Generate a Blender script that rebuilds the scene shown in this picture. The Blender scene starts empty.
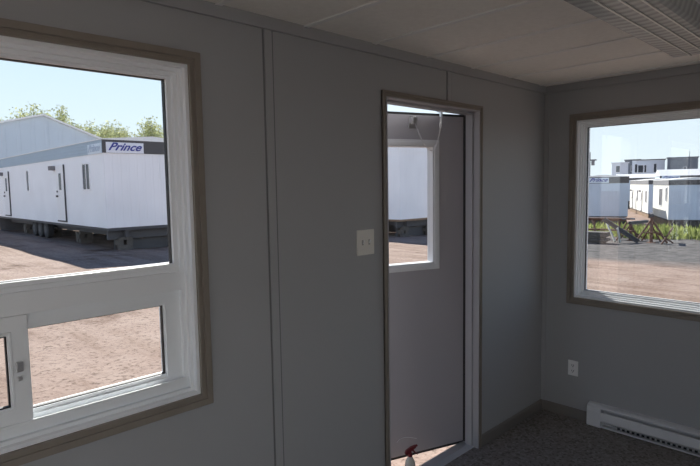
import bpy, bmesh, math, random
from mathutils import Vector, Matrix
random.seed(7)
S = bpy.context.scene
COL = S.collection
PI = math.pi

# ------------------------------------------------------------------ room numbers (metres)
L, W, H = 3.768, 1.842, 2.367      # far wall x, left wall y, ceiling z
BX, RY = -3.4, -1.70               # back wall x, right wall y
T = 0.112                          # wall thickness
SUN_AZ, SUN_EL = math.radians(64), math.radians(37.5)


# ------------------------------------------------------------------ materials
def nt(name):
    m = bpy.data.materials.new(name)
    m.use_nodes = True
    t = m.node_tree
    return m, t, t.nodes['Principled BSDF'], t.nodes, t.links


def mat(name, col, rough=.6, metal=0., bump=0., bscale=60., vary=0., vscale=4., spec=None):
    m, t, b, N, K = nt(name)
    b.inputs['Base Color'].default_value = (*col, 1)
    b.inputs['Roughness'].default_value = rough
    b.inputs['Metallic'].default_value = metal
    if spec is not None:
        b.inputs['Specular IOR Level'].default_value = spec
    tc = N.new('ShaderNodeTexCoord')
    if vary:
        n = N.new('ShaderNodeTexNoise'); n.inputs['Scale'].default_value = vscale; n.inputs['Detail'].default_value = 5
        K.new(tc.outputs['Object'], n.inputs['Vector'])
        r = N.new('ShaderNodeValToRGB')
        r.color_ramp.elements[0].position = .3; r.color_ramp.elements[1].position = .7
        r.color_ramp.elements[0].color = (*[c * (1 - vary) for c in col], 1)
        r.color_ramp.elements[1].color = (*[min(1, c * (1 + vary)) for c in col], 1)
        K.new(n.outputs['Fac'], r.inputs['Fac']); K.new(r.outputs['Color'], b.inputs['Base Color'])
    if bump:
        n = N.new('ShaderNodeTexNoise'); n.inputs['Scale'].default_value = bscale; n.inputs['Detail'].default_value = 3
        K.new(tc.outputs['Object'], n.inputs['Vector'])
        bp = N.new('ShaderNodeBump'); bp.inputs['Strength'].default_value = bump; bp.inputs['Distance'].default_value = .01
        K.new(n.outputs['Fac'], bp.inputs['Height']); K.new(bp.outputs['Normal'], b.inputs['Normal'])
    return m


def ribbed(name, col, axis='xy', pitch=.2, depth=.008, vary=.04, rough=.55):
    """painted metal siding with ribs, along the object's own x+y (vertical ribs) or z (horizontal ribs)"""
    m, t, b, N, K = nt(name)
    b.inputs['Roughness'].default_value = rough
    tc = N.new('ShaderNodeTexCoord'); sp = N.new('ShaderNodeSeparateXYZ'); K.new(tc.outputs['Object'], sp.inputs[0])
    if axis == 'z':
        src = sp.outputs['Z']
    else:
        ad = N.new('ShaderNodeMath'); ad.operation = 'ADD'
        K.new(sp.outputs['X'], ad.inputs[0]); K.new(sp.outputs['Y'], ad.inputs[1]); src = ad.outputs[0]
    mu = N.new('ShaderNodeMath'); mu.operation = 'MULTIPLY'; mu.inputs[1].default_value = 2 * PI / pitch
    K.new(src, mu.inputs[0])
    si = N.new('ShaderNodeMath'); si.operation = 'SINE'; K.new(mu.outputs[0], si.inputs[0])
    mr = N.new('ShaderNodeMapRange'); mr.interpolation_type = 'SMOOTHSTEP'
    mr.inputs['From Min'].default_value = .6; mr.inputs['From Max'].default_value = .95
    K.new(si.outputs[0], mr.inputs['Value'])
    bp = N.new('ShaderNodeBump'); bp.inputs['Strength'].default_value = .6; bp.inputs['Distance'].default_value = depth
    K.new(mr.outputs['Result'], bp.inputs['Height']); K.new(bp.outputs['Normal'], b.inputs['Normal'])
    n = N.new('ShaderNodeTexNoise'); n.inputs['Scale'].default_value = .9; n.inputs['Detail'].default_value = 6
    K.new(tc.outputs['Object'], n.inputs['Vector'])
    r = N.new('ShaderNodeValToRGB'); r.color_ramp.elements[0].position = .3; r.color_ramp.elements[1].position = .7
    r.color_ramp.elements[0].color = (*[c * (1 - vary) for c in col], 1)
    r.color_ramp.elements[1].color = (*[min(1, c * (1 + vary)) for c in col], 1)
    K.new(n.outputs['Fac'], r.inputs['Fac']); K.new(r.outputs['Color'], b.inputs['Base Color'])
    return m


def glass(name, tint=(.97, .98, .98), extra=0.0, rough=0.0):
    m = bpy.data.materials.new(name); m.use_nodes = True
    t = m.node_tree; N, K = t.nodes, t.links
    N.remove(N['Principled BSDF'])
    tr = N.new('ShaderNodeBsdfTransparent'); tr.inputs['Color'].default_value = (*tint, 1)
    gl = N.new('ShaderNodeBsdfGlossy'); gl.inputs['Roughness'].default_value = rough
    fr = N.new('ShaderNodeFresnel'); ge = N.new('ShaderNodeNewGeometry')
    io = N.new('ShaderNodeMapRange'); io.inputs['To Min'].default_value = 1.45; io.inputs['To Max'].default_value = 1 / 1.45   # same reflectance from either face
    K.new(ge.outputs['Backfacing'], io.inputs['Value']); K.new(io.outputs['Result'], fr.inputs['IOR'])
    ad = N.new('ShaderNodeMath'); ad.operation = 'ADD'; ad.inputs[1].default_value = extra; ad.use_clamp = True
    K.new(fr.outputs[0], ad.inputs[0])
    mx = N.new('ShaderNodeMixShader')
    K.new(ad.outputs[0], mx.inputs['Fac']); K.new(tr.outputs[0], mx.inputs[1]); K.new(gl.outputs[0], mx.inputs[2])
    K.new(mx.outputs[0], N['Material Output'].inputs['Surface'])
    return m


def leaf_mat(name, col, trans=.5):
    m = bpy.data.materials.new(name); m.use_nodes = True
    t = m.node_tree; N, K = t.nodes, t.links
    N.remove(N['Principled BSDF'])
    d = N.new('ShaderNodeBsdfDiffuse'); tl = N.new('ShaderNodeBsdfTranslucent')
    gi = N.new('ShaderNodeNewGeometry')
    r = N.new('ShaderNodeValToRGB')
    r.color_ramp.elements[0].color = (*[c * .7 for c in col], 1); r.color_ramp.elements[1].color = (*[min(1, c * 1.25) for c in col], 1)
    K.new(gi.outputs['Random Per Island'], r.inputs['Fac'])
    K.new(r.outputs['Color'], d.inputs['Color']); K.new(r.outputs['Color'], tl.inputs['Color'])
    mx = N.new('ShaderNodeMixShader'); mx.inputs['Fac'].default_value = trans
    K.new(d.outputs[0], mx.inputs[1]); K.new(tl.outputs[0], mx.inputs[2])
    K.new(mx.outputs[0], N['Material Output'].inputs['Surface'])
    return m


M = {}
M['wall'] = mat('wall_vinyl', (.39, .396, .404), .55, bump=.03, bscale=180, spec=.3)
M['ceil'] = mat('ceiling_tile', (.92, .89, .84), .85, bump=.25, bscale=150, vary=.03, vscale=40)
M['joint'] = mat('batten_edge_shade', (.19, .195, .20), .7)  # dark strips drawn for the shade along batten edges
M['slot'] = mat('switch_slot', (.40, .39, .36), .5)
M['seam'] = mat('ceiling_batten', (.88, .87, .85), .6)
M['trim'] = mat('taupe_trim', (.245, .215, .182), .42, vary=.06, vscale=9)
M['vinyl'] = mat('white_vinyl', (.88, .91, .93), .35)
M['base'] = mat('taupe_baseboard', (.20, .185, .17), .5)
M['leaf'] = mat('door_skin', (.40, .385, .41), .45, bump=.04, bscale=120)
M['doorout'] = mat('door_outer_skin', (.75, .75, .74), .5)
M['alu'] = mat('mill_aluminium', (.72, .72, .72), .38, 1.0)
M['sillmetal'] = mat('threshold_metal', (.62, .64, .67), .3, .5)
M['jamb'] = mat('white_jamb', (.40, .40, .42), .45)
M['whitemetal'] = mat('white_enamel', (.74, .75, .77), .35)
M['plate'] = mat('ivory_plastic', (.78, .76, .70), .35)
M['plate_w'] = mat('white_plastic', (.90, .90, .90), .35)
M['black'] = mat('black_rubber', (.015, .015, .016), .6)
M['dark'] = mat('dark_slot', (.03, .03, .035), .7)
M['steel'] = mat('zinc_steel', (.75, .75, .76), .28, 1.0)
M['glass'] = glass('window_glass', extra=.0)
M['glass2'] = glass('insulated_glass', extra=.035)
M['red'] = mat('red_plastic', (.16, .012, .018), .35)
M['bottle'] = mat('white_bottle', (.60, .58, .50), .4)
M['green'] = mat('dark_label', (.08, .10, .08), .5)
M['tube'] = mat('lamp_tube', (.82, .82, .78), .25)
M['reflector'] = mat('lamp_reflector', (.78, .78, .76), .25)

# floor: speckled sheet vinyl
m, t, b, N, K = nt('speckled_floor')
tc = N.new('ShaderNodeTexCoord')
vo = N.new('ShaderNodeTexVoronoi'); vo.inputs['Scale'].default_value = 75; K.new(tc.outputs['Object'], vo.inputs['Vector'])
sp = N.new('ShaderNodeSeparateColor'); K.new(vo.outputs['Color'], sp.inputs[0])
r = N.new('ShaderNodeValToRGB'); r.color_ramp.interpolation = 'CONSTANT'
e = r.color_ramp.elements
e[0].color = (.14, .12, .105, 1); e[1].position = .18; e[1].color = (.225, .205, .19, 1)
x_ = e.new(.55); x_.color = (.255, .235, .22, 1)
x_ = e.new(.85); x_.color = (.31, .295, .28, 1)
K.new(sp.outputs[0], r.inputs['Fac']); K.new(r.outputs['Color'], b.inputs['Base Color']); b.inputs['Roughness'].default_value = .55
M['floor'] = m

# lens of the lamp: clear prismatic acrylic
m = bpy.data.materials.new('prismatic_acrylic'); m.use_nodes = True
t = m.node_tree; N, K = t.nodes, t.links
b = N['Principled BSDF']; b.inputs['Base Color'].default_value = (.90, .91, .90, 1); b.inputs['Roughness'].default_value = .22
tr = N.new('ShaderNodeBsdfTransparent'); tr.inputs['Color'].default_value = (.9, .92, .92, 1)
tc = N.new('ShaderNodeTexCoord'); wv = N.new('ShaderNodeTexWave'); wv.bands_direction = 'X'
wv.inputs['Scale'].default_value = 6; K.new(tc.outputs['Object'], wv.inputs['Vector'])
bp = N.new('ShaderNodeBump'); bp.inputs['Strength'].default_value = .35; bp.inputs['Distance'].default_value = .006
K.new(wv.outputs['Fac'], bp.inputs['Height']); K.new(bp.outputs['Normal'], b.inputs['Normal'])
mr = N.new('ShaderNodeMapRange'); mr.inputs['To Min'].default_value = .40; mr.inputs['To Max'].default_value = .52
K.new(wv.outputs['Fac'], mr.inputs['Value'])
mx = N.new('ShaderNodeMixShader'); K.new(mr.outputs[0], mx.inputs['Fac'])
K.new(b.outputs[0], mx.inputs[1]); K.new(tr.outputs[0], mx.inputs[2]); K.new(mx.outputs[0], N['Material Output'].inputs['Surface'])
M['lens'] = m

# outdoor ground: pinkish gravel yard, grey gravel strip to the east, wheel tracks
m, t, b, N, K = nt('gravel_yard')
b.inputs['Roughness'].default_value = .9; b.inputs['Specular IOR Level'].default_value = .15
tc = N.new('ShaderNodeTexCoord')


def noise(scale, detail=6, mapping=None, rough=.6):
    n = N.new('ShaderNodeTexNoise'); n.inputs['Scale'].default_value = scale; n.inputs['Detail'].default_value = detail
    n.inputs['Roughness'].default_value = rough
    if mapping:
        mp = N.new('ShaderNodeMapping'); mp.inputs['Scale'].default_value = mapping
        K.new(tc.outputs['Object'], mp.inputs['Vector']); K.new(mp.outputs[0], n.inputs['Vector'])
    else:
        K.new(tc.outputs['Object'], n.inputs['Vector'])
    return n.outputs['Fac']


def ramp(fac, stops):
    r = N.new('ShaderNodeValToRGB'); el = r.color_ramp.elements
    el[0].position, el[0].color = stops[0][0], (*stops[0][1], 1)
    el[1].position, el[1].color = stops[-1][0], (*stops[-1][1], 1)
    for p, c in stops[1:-1]:
        q = el.new(p); q.color = (*c, 1)
    K.new(fac, r.inputs['Fac']); return r.outputs['Color']


def mixc(fac, a, c, mode='MIX'):
    x = N.new('ShaderNodeMix'); x.data_type = 'RGBA'; x.blend_type = mode
    if isinstance(fac, float): x.inputs['Factor'].default_value = fac
    else: K.new(fac, x.inputs['Factor'])
    K.new(a, x.inputs['A']); K.new(c, x.inputs['B']); return x.outputs['Result']


def math_(op, a, bb):
    x = N.new('ShaderNodeMath'); x.operation = op
    for i, v in enumerate((a, bb)):
        if isinstance(v, (int, float)): x.inputs[i].default_value = v
        else: K.new(v, x.inputs[i])
    return x.outputs[0]


pink = ramp(noise(1.1, 8), [(.30, (.285, .205, .165)), (.5, (.345, .258, .212)), (.68, (.385, .30, .25))])
peb = ramp(noise(17, 4, rough=.7), [(.34, (.30, .26, .24)), (.47, (.95, .93, .91)), (.66, (1., 1., 1.))])
base = mixc(.9, pink, peb, 'MULTIPLY')
damp = ramp(noise(.55, 7, rough=.68), [(.30, (.42, .33, .28)), (.42, (1, 1, 1)), (1, (1, 1, 1))])
base = mixc(1.0, base, damp, 'MULTIPLY')
track = ramp(noise(1.0, 5, (2.4, .22, 1)), [(.38, (.78, .74, .70)), (.52, (1., 1., 1.)), (1, (1, 1, 1))])
base = mixc(1.0, base, track, 'MULTIPLY')
greyc = ramp(noise(2.2, 8, rough=.7), [(.34, (.05, .047, .046)), (.5, (.115, .108, .104)), (.66, (.19, .176, .165))])
sx = N.new('ShaderNodeSeparateXYZ'); K.new(tc.outputs['Object'], sx.inputs[0])
wob = math_('MULTIPLY', noise(.35, 4), 3.0)
xx = math_('ADD', sx.outputs['X'], wob)
yy = math_('ADD', sx.outputs['Y'], wob)
mxs = N.new('ShaderNodeMapRange'); mxs.inputs['From Min'].default_value = 19.0; mxs.inputs['From Max'].default_value = 21.5; K.new(xx, mxs.inputs['Value'])
mys = N.new('ShaderNodeMapRange'); mys.inputs['From Min'].default_value = 14.5; mys.inputs['From Max'].default_value = 12.5; K.new(yy, mys.inputs['Value'])
base = mixc(math_('MULTIPLY', mxs.outputs[0], mys.outputs[0]), base, greyc)
K.new(base, b.inputs['Base Color'])
bp = N.new('ShaderNodeBump'); bp.inputs['Strength'].default_value = .55; bp.inputs['Distance'].default_value = .05
hh = math_('ADD', math_('MULTIPLY', noise(22, 4, rough=.7), .5), noise(3.2, 5))
K.new(hh, bp.inputs['Height']); K.new(bp.outputs['Normal'], b.inputs['Normal'])
M['ground'] = m

M['white_siding'] = ribbed('white_siding', (.87, .86, .87), pitch=.30)
M['side_siding'] = ribbed('side_siding', (.84, .86, .88), pitch=.30)
M['shade_tint_siding'] = ribbed('siding_shade_tint', (.50, .58, .67), pitch=.28)  # pale siding with the blue of its shaded face put into the colour
M['sun_tint_siding'] = ribbed('sun_tint_siding', (.80, .79, .73), pitch=.28)  # warm copy of the pale siding, coloured as its sunlit face
M['fascia_brown'] = mat('dark_brown_fascia', (.075, .07, .072), .55)
M['fascia_blue'] = ribbed('blue_grey_fascia', (.36, .46, .54), axis='z', pitch=.12, depth=.03)
M['roof_white'] = mat('white_roof_membrane', (.82, .82, .80), .6, vary=.05)
M['frame_steel'] = mat('chassis_steel', (.07, .07, .075), .7)
M['frame_wood'] = mat('brown_rim_joist', (.24, .16, .10), .75, vary=.15)
M['timber'] = mat('weathered_timber', (.10, .09, .08), .85, vary=.2)
M['tyre'] = mat('tyre_rubber', (.025, .025, .027), .8)
M['sign'] = mat('sign_white', (.78, .78, .83), .5)
M['sign_blue'] = mat('sign_blue', (.035, .045, .28), .5)
M['sign_faded'] = mat('sign_faded', (.40, .50, .62), .5)
M['sign_pale'] = mat('sign_pale', (.62, .71, .78), .5)
M['door_white'] = mat('exterior_door_white', (.80, .81, .82), .5)
M['pane_dark'] = mat('dark_window_pane', (.035, .045, .06), .2, spec=.15)
M['shed'] = ribbed('shed_sheet_metal', (.56, .63, .68), pitch=1.0, depth=.03)
M['bark'] = mat('bark', (.22, .18, .13), .9)
M['leafy'] = leaf_mat('spring_leaves', (.58, .60, .34), .5)
M['weed'] = leaf_mat('weed_leaves', (.27, .31, .10), .5)
M['rust'] = mat('rusty_steel', (.17, .09, .06), .8, vary=.3, vscale=8)
M['pipe'] = mat('painted_pipe', (.42, .44, .40), .6)
M['pole'] = mat('pole_grey', (.20, .20, .21), .8)
M['block_white'] = mat('site_box_white', (.66, .70, .76), .6)
M['block_grey'] = mat('site_box_grey', (.13, .15, .18), .6)
M['block_dark'] = mat('site_box_dark', (.05, .055, .065), .6)


# ------------------------------------------------------------------ mesh helpers
class MB:
    def __init__(s): s.bm = bmesh.new()

    def box(s, x0, x1, y0, y1, z0, z1, mtx=None):
        vs = [s.bm.verts.new(Vector(p) if mtx is None else mtx @ Vector(p)) for p in
              ((x0, y0, z0), (x1, y0, z0), (x1, y1, z0), (x0, y1, z0), (x0, y0, z1), (x1, y0, z1), (x1, y1, z1), (x0, y1, z1))]
        for f in ((0, 3, 2, 1), (4, 5, 6, 7), (0, 1, 5, 4), (1, 2, 6, 5), (2, 3, 7, 6), (3, 0, 4, 7)):
            s.bm.faces.new([vs[i] for i in f])
        return s

    def poly(s, pts, axis, a0, a1):
        """extrude a 2-D outline along an axis ('x': pts are (y,z); 'y': (x,z); 'z': (x,y))"""
        def P(p, a): return {'x': (a, p[0], p[1]), 'y': (p[0], a, p[1]), 'z': (p[0], p[1], a)}[axis.lower()]
        A = [s.bm.verts.new(P(p, a0)) for p in pts]; B = [s.bm.verts.new(P(p, a1)) for p in pts]
        n = len(pts)
        s.bm.faces.new(A); s.bm.faces.new(B[::-1])
        for i in range(n): s.bm.faces.new((A[i], B[i], B[(i + 1) % n], A[(i + 1) % n]))
        return s

    def ring(s, plane, o, i, d0, d1):
        """rectangular frame: o, i = (u0, v0, u1, v1) outer and inner; plane 'y': u=x, depth=y; plane 'x': u=y, depth=x"""
        def P(u, v, d): return (u, d, v) if plane == 'y' else (d, u, v)
        def rect(r): return [(r[0], r[1]), (r[2], r[1]), (r[2], r[3]), (r[0], r[3])]
        V = [[s.bm.verts.new(P(*q, d)) for q in rect(rr)] for d in (d0, d1) for rr in (o, i)]
        o0, i0, o1, i1 = V
        for k in range(4):
            n = (k + 1) % 4
            for a, c in ((o0, i0), (i1, o1), (o1, o0), (i0, i1)):
                s.bm.faces.new((a[k], a[n], c[n], c[k]))
        return s

    def tube(s, p0, p1, r0, r1=None, n=10, caps=True):
        r1 = r0 if r1 is None else r1
        p0, p1 = Vector(p0), Vector(p1); d = (p1 - p0).normalized()
        a = d.orthogonal().normalized(); c = d.cross(a)
        A, B = [], []
        for k in range(n):
            w = a * math.cos(2 * PI * k / n) + c * math.sin(2 * PI * k / n)
            A.append(s.bm.verts.new(p0 + w * r0)); B.append(s.bm.verts.new(p1 + w * r1))
        for k in range(n): s.bm.faces.new((A[k], A[(k + 1) % n], B[(k + 1) % n], B[k]))
        if caps: s.bm.faces.new(A[::-1]); s.bm.faces.new(B)
        return s

    def lathe(s, prof, c, n=20):
        c = Vector(c); rings = []
        for r, z in prof:
            rings.append([s.bm.verts.new(c + Vector((r * math.cos(2 * PI * k / n), r * math.sin(2 * PI * k / n), z))) for k in range(n)])
        for A, B in zip(rings, rings[1:]):
            for k in range(n): s.bm.faces.new((A[k], A[(k + 1) % n], B[(k + 1) % n], B[k]))
        s.bm.faces.new(rings[0][::-1]); s.bm.faces.new(rings[-1])
        return s

    def torus(s, c, mtx, R, r, stretch=1.5, n=10, k=5):
        rows = []
        for i in range(n):
            a = 2 * PI * i / n
            row = []
            for j in range(k):
                q = 2 * PI * j / k
                v = Vector(((R + r * math.cos(q)) * math.cos(a) * stretch, (R + r * math.cos(q)) * math.sin(a), r * math.sin(q)))
                row.append(s.bm.verts.new(Vector(c) + mtx @ v))
            rows.append(row)
        for i in range(n):
            for j in range(k):
                s.bm.faces.new((rows[i][j], rows[(i + 1) % n][j], rows[(i + 1) % n][(j + 1) % k], rows[i][(j + 1) % k]))
        return s

    def build(s, name, m, parent=None, bevel=0, smooth=False, seg=2):
        bmesh.ops.recalc_face_normals(s.bm, faces=s.bm.faces)
        me = bpy.data.meshes.new(name); s.bm.to_mesh(me); s.bm.free()
        for mm in (m if isinstance(m, (list, tuple)) else [m]): me.materials.append(mm)
        o = bpy.data.objects.new(name, me); COL.objects.link(o)
        if parent is not None: o.parent = parent
        if smooth: me.shade_smooth()
        if bevel:
            bv = o.modifiers.new('bevel', 'BEVEL'); bv.width = bevel; bv.segments = seg; bv.limit_method = 'ANGLE'
        return o


def thing(name, label, cat, loc=(0, 0, 0), rz=0, group=None):
    o = bpy.data.objects.new(name, None); COL.objects.link(o); o.empty_display_size = .1
    o.location = loc; o.rotation_euler = (0, 0, rz)
    return tag(o, label, cat, group)


def tag(o, label, cat, group=None, kind=None):
    o['label'] = label; o['category'] = cat
    if group: o['group'] = group
    if kind: o['kind'] = kind
    return o


def struct(o, label=None, cat=None):
    o['kind'] = 'structure'
    if label: o['label'] = label; o['category'] = cat
    return o


def sroot(name, label, cat, loc=(0, 0, 0)):
    o = thing(name, label, cat, loc); o['kind'] = 'structure'; return o


# ------------------------------------------------------------------ room shell
W1 = (-.165, .905, .985, 2.13)         # left window rough opening: x0 z0 x1 z1
DR = (2.054, 0.0, 2.898, 2.124)        # doorway
W2 = (.470, .877, 1.611, 2.108)        # far window: y0 z0 y1 z1
WR = [(-3.2, .355, -1.25, 2.22), (-1.2, .305, .80, 2.24)]
WL = (-3.0, .355, -.55, 2.20)          # unseen window in the left wall, added to bring in sun   # right-hand wall windows likewise added for light
WB = (-.3, .905, .8, 2.05)           # unseen window added in the back wall for room light: y0 z0 y1 z1

struct(MB().box(BX - T, L + T, RY - T, W + T, -.12, 0).build('floor', M['floor']), 'speckled grey brown sheet vinyl floor of the trailer room', 'floor')
struct(MB().box(BX - T, L + T, RY - T, W + T, H, H + .16).build('ceiling', M['ceil']), 'pale textured panel ceiling of the trailer room', 'ceiling')
b = MB()
y0, y1 = W, W + T
for x0, x1, z0, z1 in ((BX - T, WL[0], 0, H), (WL[0], WL[2], 0, WL[1]), (WL[0], WL[2], WL[3], H), (WL[2], W1[0], 0, H), (W1[0], W1[2], 0, W1[1]), (W1[0], W1[2], W1[3], H), (W1[2], DR[0], 0, H), (DR[0], DR[2], DR[3], H), (DR[2], L + T, 0, H)):
    b.box(x0, x1, y0, y1, z0, z1)
struct(b.build('wall_left', M['wall']), 'grey vinyl panel wall with the entrance door and wide window', 'wall')
b = MB()
for u0, u1, z0, z1 in ((RY - T, W2[0], 0, H), (W2[0], W2[2], 0, W2[1]), (W2[0], W2[2], W2[3], H), (W2[2], W, 0, H)):
    b.box(L, L + T, u0, u1, z0, z1)
struct(b.build('wall_far', M['wall']), 'grey end wall with picture window above the baseboard heater', 'wall')
b = MB()
ed = [BX - T] + [v for w in WR for v in (w[0], w[2])] + [L]
for i in range(0, len(ed), 2): b.box(ed[i], ed[i + 1], RY - T, RY, 0, H)
for w in WR: b.box(w[0], w[2], RY - T, RY, 0, w[1]).box(w[0], w[2], RY - T, RY, w[3], H)
struct(b.build('wall_right', M['wall']), 'grey vinyl panel wall opposite the entrance door', 'wall')
struct(MB().box(BX - T, BX, RY, WB[0], 0, H).box(BX - T, BX, WB[2], W, 0, H).box(BX - T, BX, WB[0], WB[2], 0, WB[1]).box(BX - T, BX, WB[0], WB[2], WB[3], H).build('wall_back', M['wall']), 'grey vinyl panel wall at the back of the room', 'wall')

# battens, header strips, baseboards, ceiling seams
k = 1


def trim(b, m=None, bevel=.0015, label='thin grey batten strip covering a wall panel joint'):
    global k
    struct(b.build('trim_%d' % k, m or M['wall'], bevel=bevel), label, 'trim'); k += 1


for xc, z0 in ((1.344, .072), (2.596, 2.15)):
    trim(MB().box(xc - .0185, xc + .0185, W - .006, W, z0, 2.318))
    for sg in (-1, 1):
        trim(MB().box(xc + sg * .0225 - .004, xc + sg * .0225 + .004, W - .001, W, z0, 2.318), M['joint'], 0, 'dark painted shade line beside a wall batten')
trim(MB().box(BX, L, W - .015, W, 2.318, H))
trim(MB().box(L - .015, L, RY, W - .015, 2.318, H))
trim(MB().box(L - .007, L, W - .03, W, .072, 2.318))
for i in range(-9, 7):
    xc = 1.115 + .424 * i
    if BX < xc < L:
        trim(MB().box(xc - .014, xc + .014, RY, W - .015, H - .006, H), M['seam'], .001, 'pale strip over a ceiling panel seam')
bp_ = [(0, 0), (.013, 0), (.013, .060), (.006, .072), (0, .072)]
b = MB()
for x0, x1 in ((BX, DR[0] - .032), (DR[2] + .034, L)):
    b.poly([(W - p, z) for p, z in bp_], 'x', x0, x1)
struct(b.build('baseboard_left', M['base']), 'taupe vinyl baseboard along the door wall', 'baseboard')
b = MB()
b.poly([(L - p, z) for p, z in bp_], 'y', 1.494, W - .013)
b.poly([(L - p, z) for p, z in bp_], 'y', RY, .27)
struct(b.build('baseboard_far', M['base']), 'taupe vinyl baseboard along the end wall', 'baseboard')


# ------------------------------------------------------------------ windows
def inset(r, d): return (r[0] + d, r[1] + d, r[2] - d, r[3] - d)


def casing(plane, r, face, sgn, parent):
    """stepped picture-frame casing round a rough opening; sgn = direction into the room"""
    b = MB()
    b.ring(plane, inset(r, -.045), inset(r, -.020), face, face + sgn * .019)
    b.ring(plane, inset(r, -.022), inset(r, -.008), face, face + sgn * .013)
    b.ring(plane, inset(r, -.009), inset(r, .001), face, face + sgn * .017)
    return b.build('casing', M['trim'], parent, bevel=.002)


w1 = sroot('window_1', 'wide white vinyl window with fixed pane over a slider, left of door', 'window', (W1[0], W, W1[1]))
inv = Matrix.Translation((-W1[0], -W, -W1[1]))
parts = [casing('y', W1, W, -1, None)]
b = MB()
b.ring('y', inset(W1, -.001), inset(W1, .014), W - .004, W + T + .01)
b.ring('y', inset(W1, .014), inset(W1, .026), W + .018, W + T + .005)
b.ring('y', inset(W1, .026), inset(W1, .040), W + .036, W + T + .005)
parts.append(b.build('frame', M['vinyl'], None))
G = inset(W1, .040)
b = MB()   # transom with glazing ledges
b.box(G[0], G[2], W + .036, W + .108, 1.306, 1.376)
b.box(G[0], G[2], W + .046, W + .108, 1.376, 1.392)
b.box(G[0], G[2], W + .058, W + .108, 1.392, 1.406)
parts.append(b.build('transom', M['vinyl'], None, bevel=.0015))
b = MB()
b.ring('y', (G[0] - .001, 1.392, G[2] + .001, G[3] + .001), (G[0] + .018, 1.4065, G[2] - .018, G[3] - .010), W + .052, W + .090)
parts.append(b.build('glazing_bead', M['vinyl'], None, bevel=.0015))
parts.append(MB().ring('y', (G[0] + .016, 1.404, G[2] - .0165, G[3] - .0085), (G[0] + .020, 1.408, G[2] - .0205, G[3] - .0125), W + .066, W + .086).build('gasket', M['black'], None))
parts.append(MB().box(G[0] + .010, G[2] - .012, W + .074, W + .080, 1.40, G[3] - .006).build('upper_pane', M['glass'], None))
b = MB()   # lower fixed light
LF = (.384, .945, G[2], 1.303); LG = (.40, .993, .883, 1.254)
b.ring('y', LF, (LG[0] - .006, LG[1] - .012, LG[2] + .004, LG[3] + .004), W + .056, W + .105)
b.ring('y', (LG[0] - .012, LG[1] - .016, LG[2] + .008, LG[3] + .008), LG, W + .064, W + .1)
parts.append(b.build('lower_frame', M['vinyl'], None))
parts.append(MB().ring('y', inset(LG, -.001), inset(LG, .003), W + .070, W + .086).build('gasket', M['black'], None))
parts.append(MB().box(LG[0] - .004, LG[2] + .004, W + .076, W + .081, LG[1] - .004, LG[3] + .004).build('lower_pane', M['glass'], None))
parts.append(MB().box(G[0], G[2], W + .024, W + .056, .944, .966).box(G[0], G[2], W + .024, W + .029, .966, .974).build('track', M['vinyl'], None, bevel=.0015))
SL = (G[0] + .001, .968, .431, 1.3055); SG = inset(SL, .058)
sash = MB().ring('y', SL, SG, W + .030, W + .055).ring('y', inset(SL, .046), inset(SL, .054), W + .027, W + .031).build('sliding_sash', M['vinyl'], None, bevel=.003)
parts.append(sash)
for nm, mm, bb in (('sash_pane', M['glass'], MB().box(SG[0] - .004, SG[2] + .004, W + .040, W + .045, SG[1] - .004, SG[3] + .004)),
                   ('gasket', M['black'], MB().ring('y', inset(SG, -.001), inset(SG, .004), W + .036, W + .050)),
                   ('latch', M['steel'], MB().box(.392, .409, W + .016, W + .030, 1.135, 1.165).box(.394, .406, W + .020, W + .030, 1.105, 1.118))):
    o = bb.build(nm, mm, None, bevel=0.001 if nm == 'latch' else 0)
    o.parent = sash
for p in parts:
    p.data.transform(inv); p.parent = w1
for p in sash.children: p.data.transform(inv)

w2 = sroot('window_2', 'white framed picture window in the end wall above the heater', 'window', (L, W2[0], W2[1]))
inv = Matrix.Translation((-L, -W2[0], -W2[1]))
parts = [casing('x', W2, L, -1, None)]
b = MB()
b.ring('x', inset(W2, -.001), inset(W2, .014), L - .004, L + T + .01)
b.ring('x', inset(W2, .014), inset(W2, .024), L + .018, L + T + .005)
b.ring('x', inset(W2, .024), inset(W2, .034), L + .036, L + T + .005)
b.ring('x', inset(W2, .034), inset(W2, .046), L + .054, L + T)
parts.append(b.build('frame', M['vinyl'], None))
parts.append(MB().poly([(L + .070, .926), (L + .052, .918), (L + .047, .909), (L + .032, .902), (L + .027, .894), (L + .006, .886), (L - .005, .882), (L - .005, .875), (L + .07, .875)], 'Y', W2[0] + .01, W2[2] - .012).build('sloped_sill', M['vinyl'], None))
parts.append(MB().ring('x', inset(W2, .045), inset(W2, .049), L + .066, L + .086).build('gasket', M['black'], None))
parts.append(MB().box(L + .074, L + .080, W2[0] + .04, W2[2] - .04, W2[1] + .04, W2[3] - .04).build('pane', M['glass2'], None))
for p in parts:
    p.data.transform(inv); p.parent = w2

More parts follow.
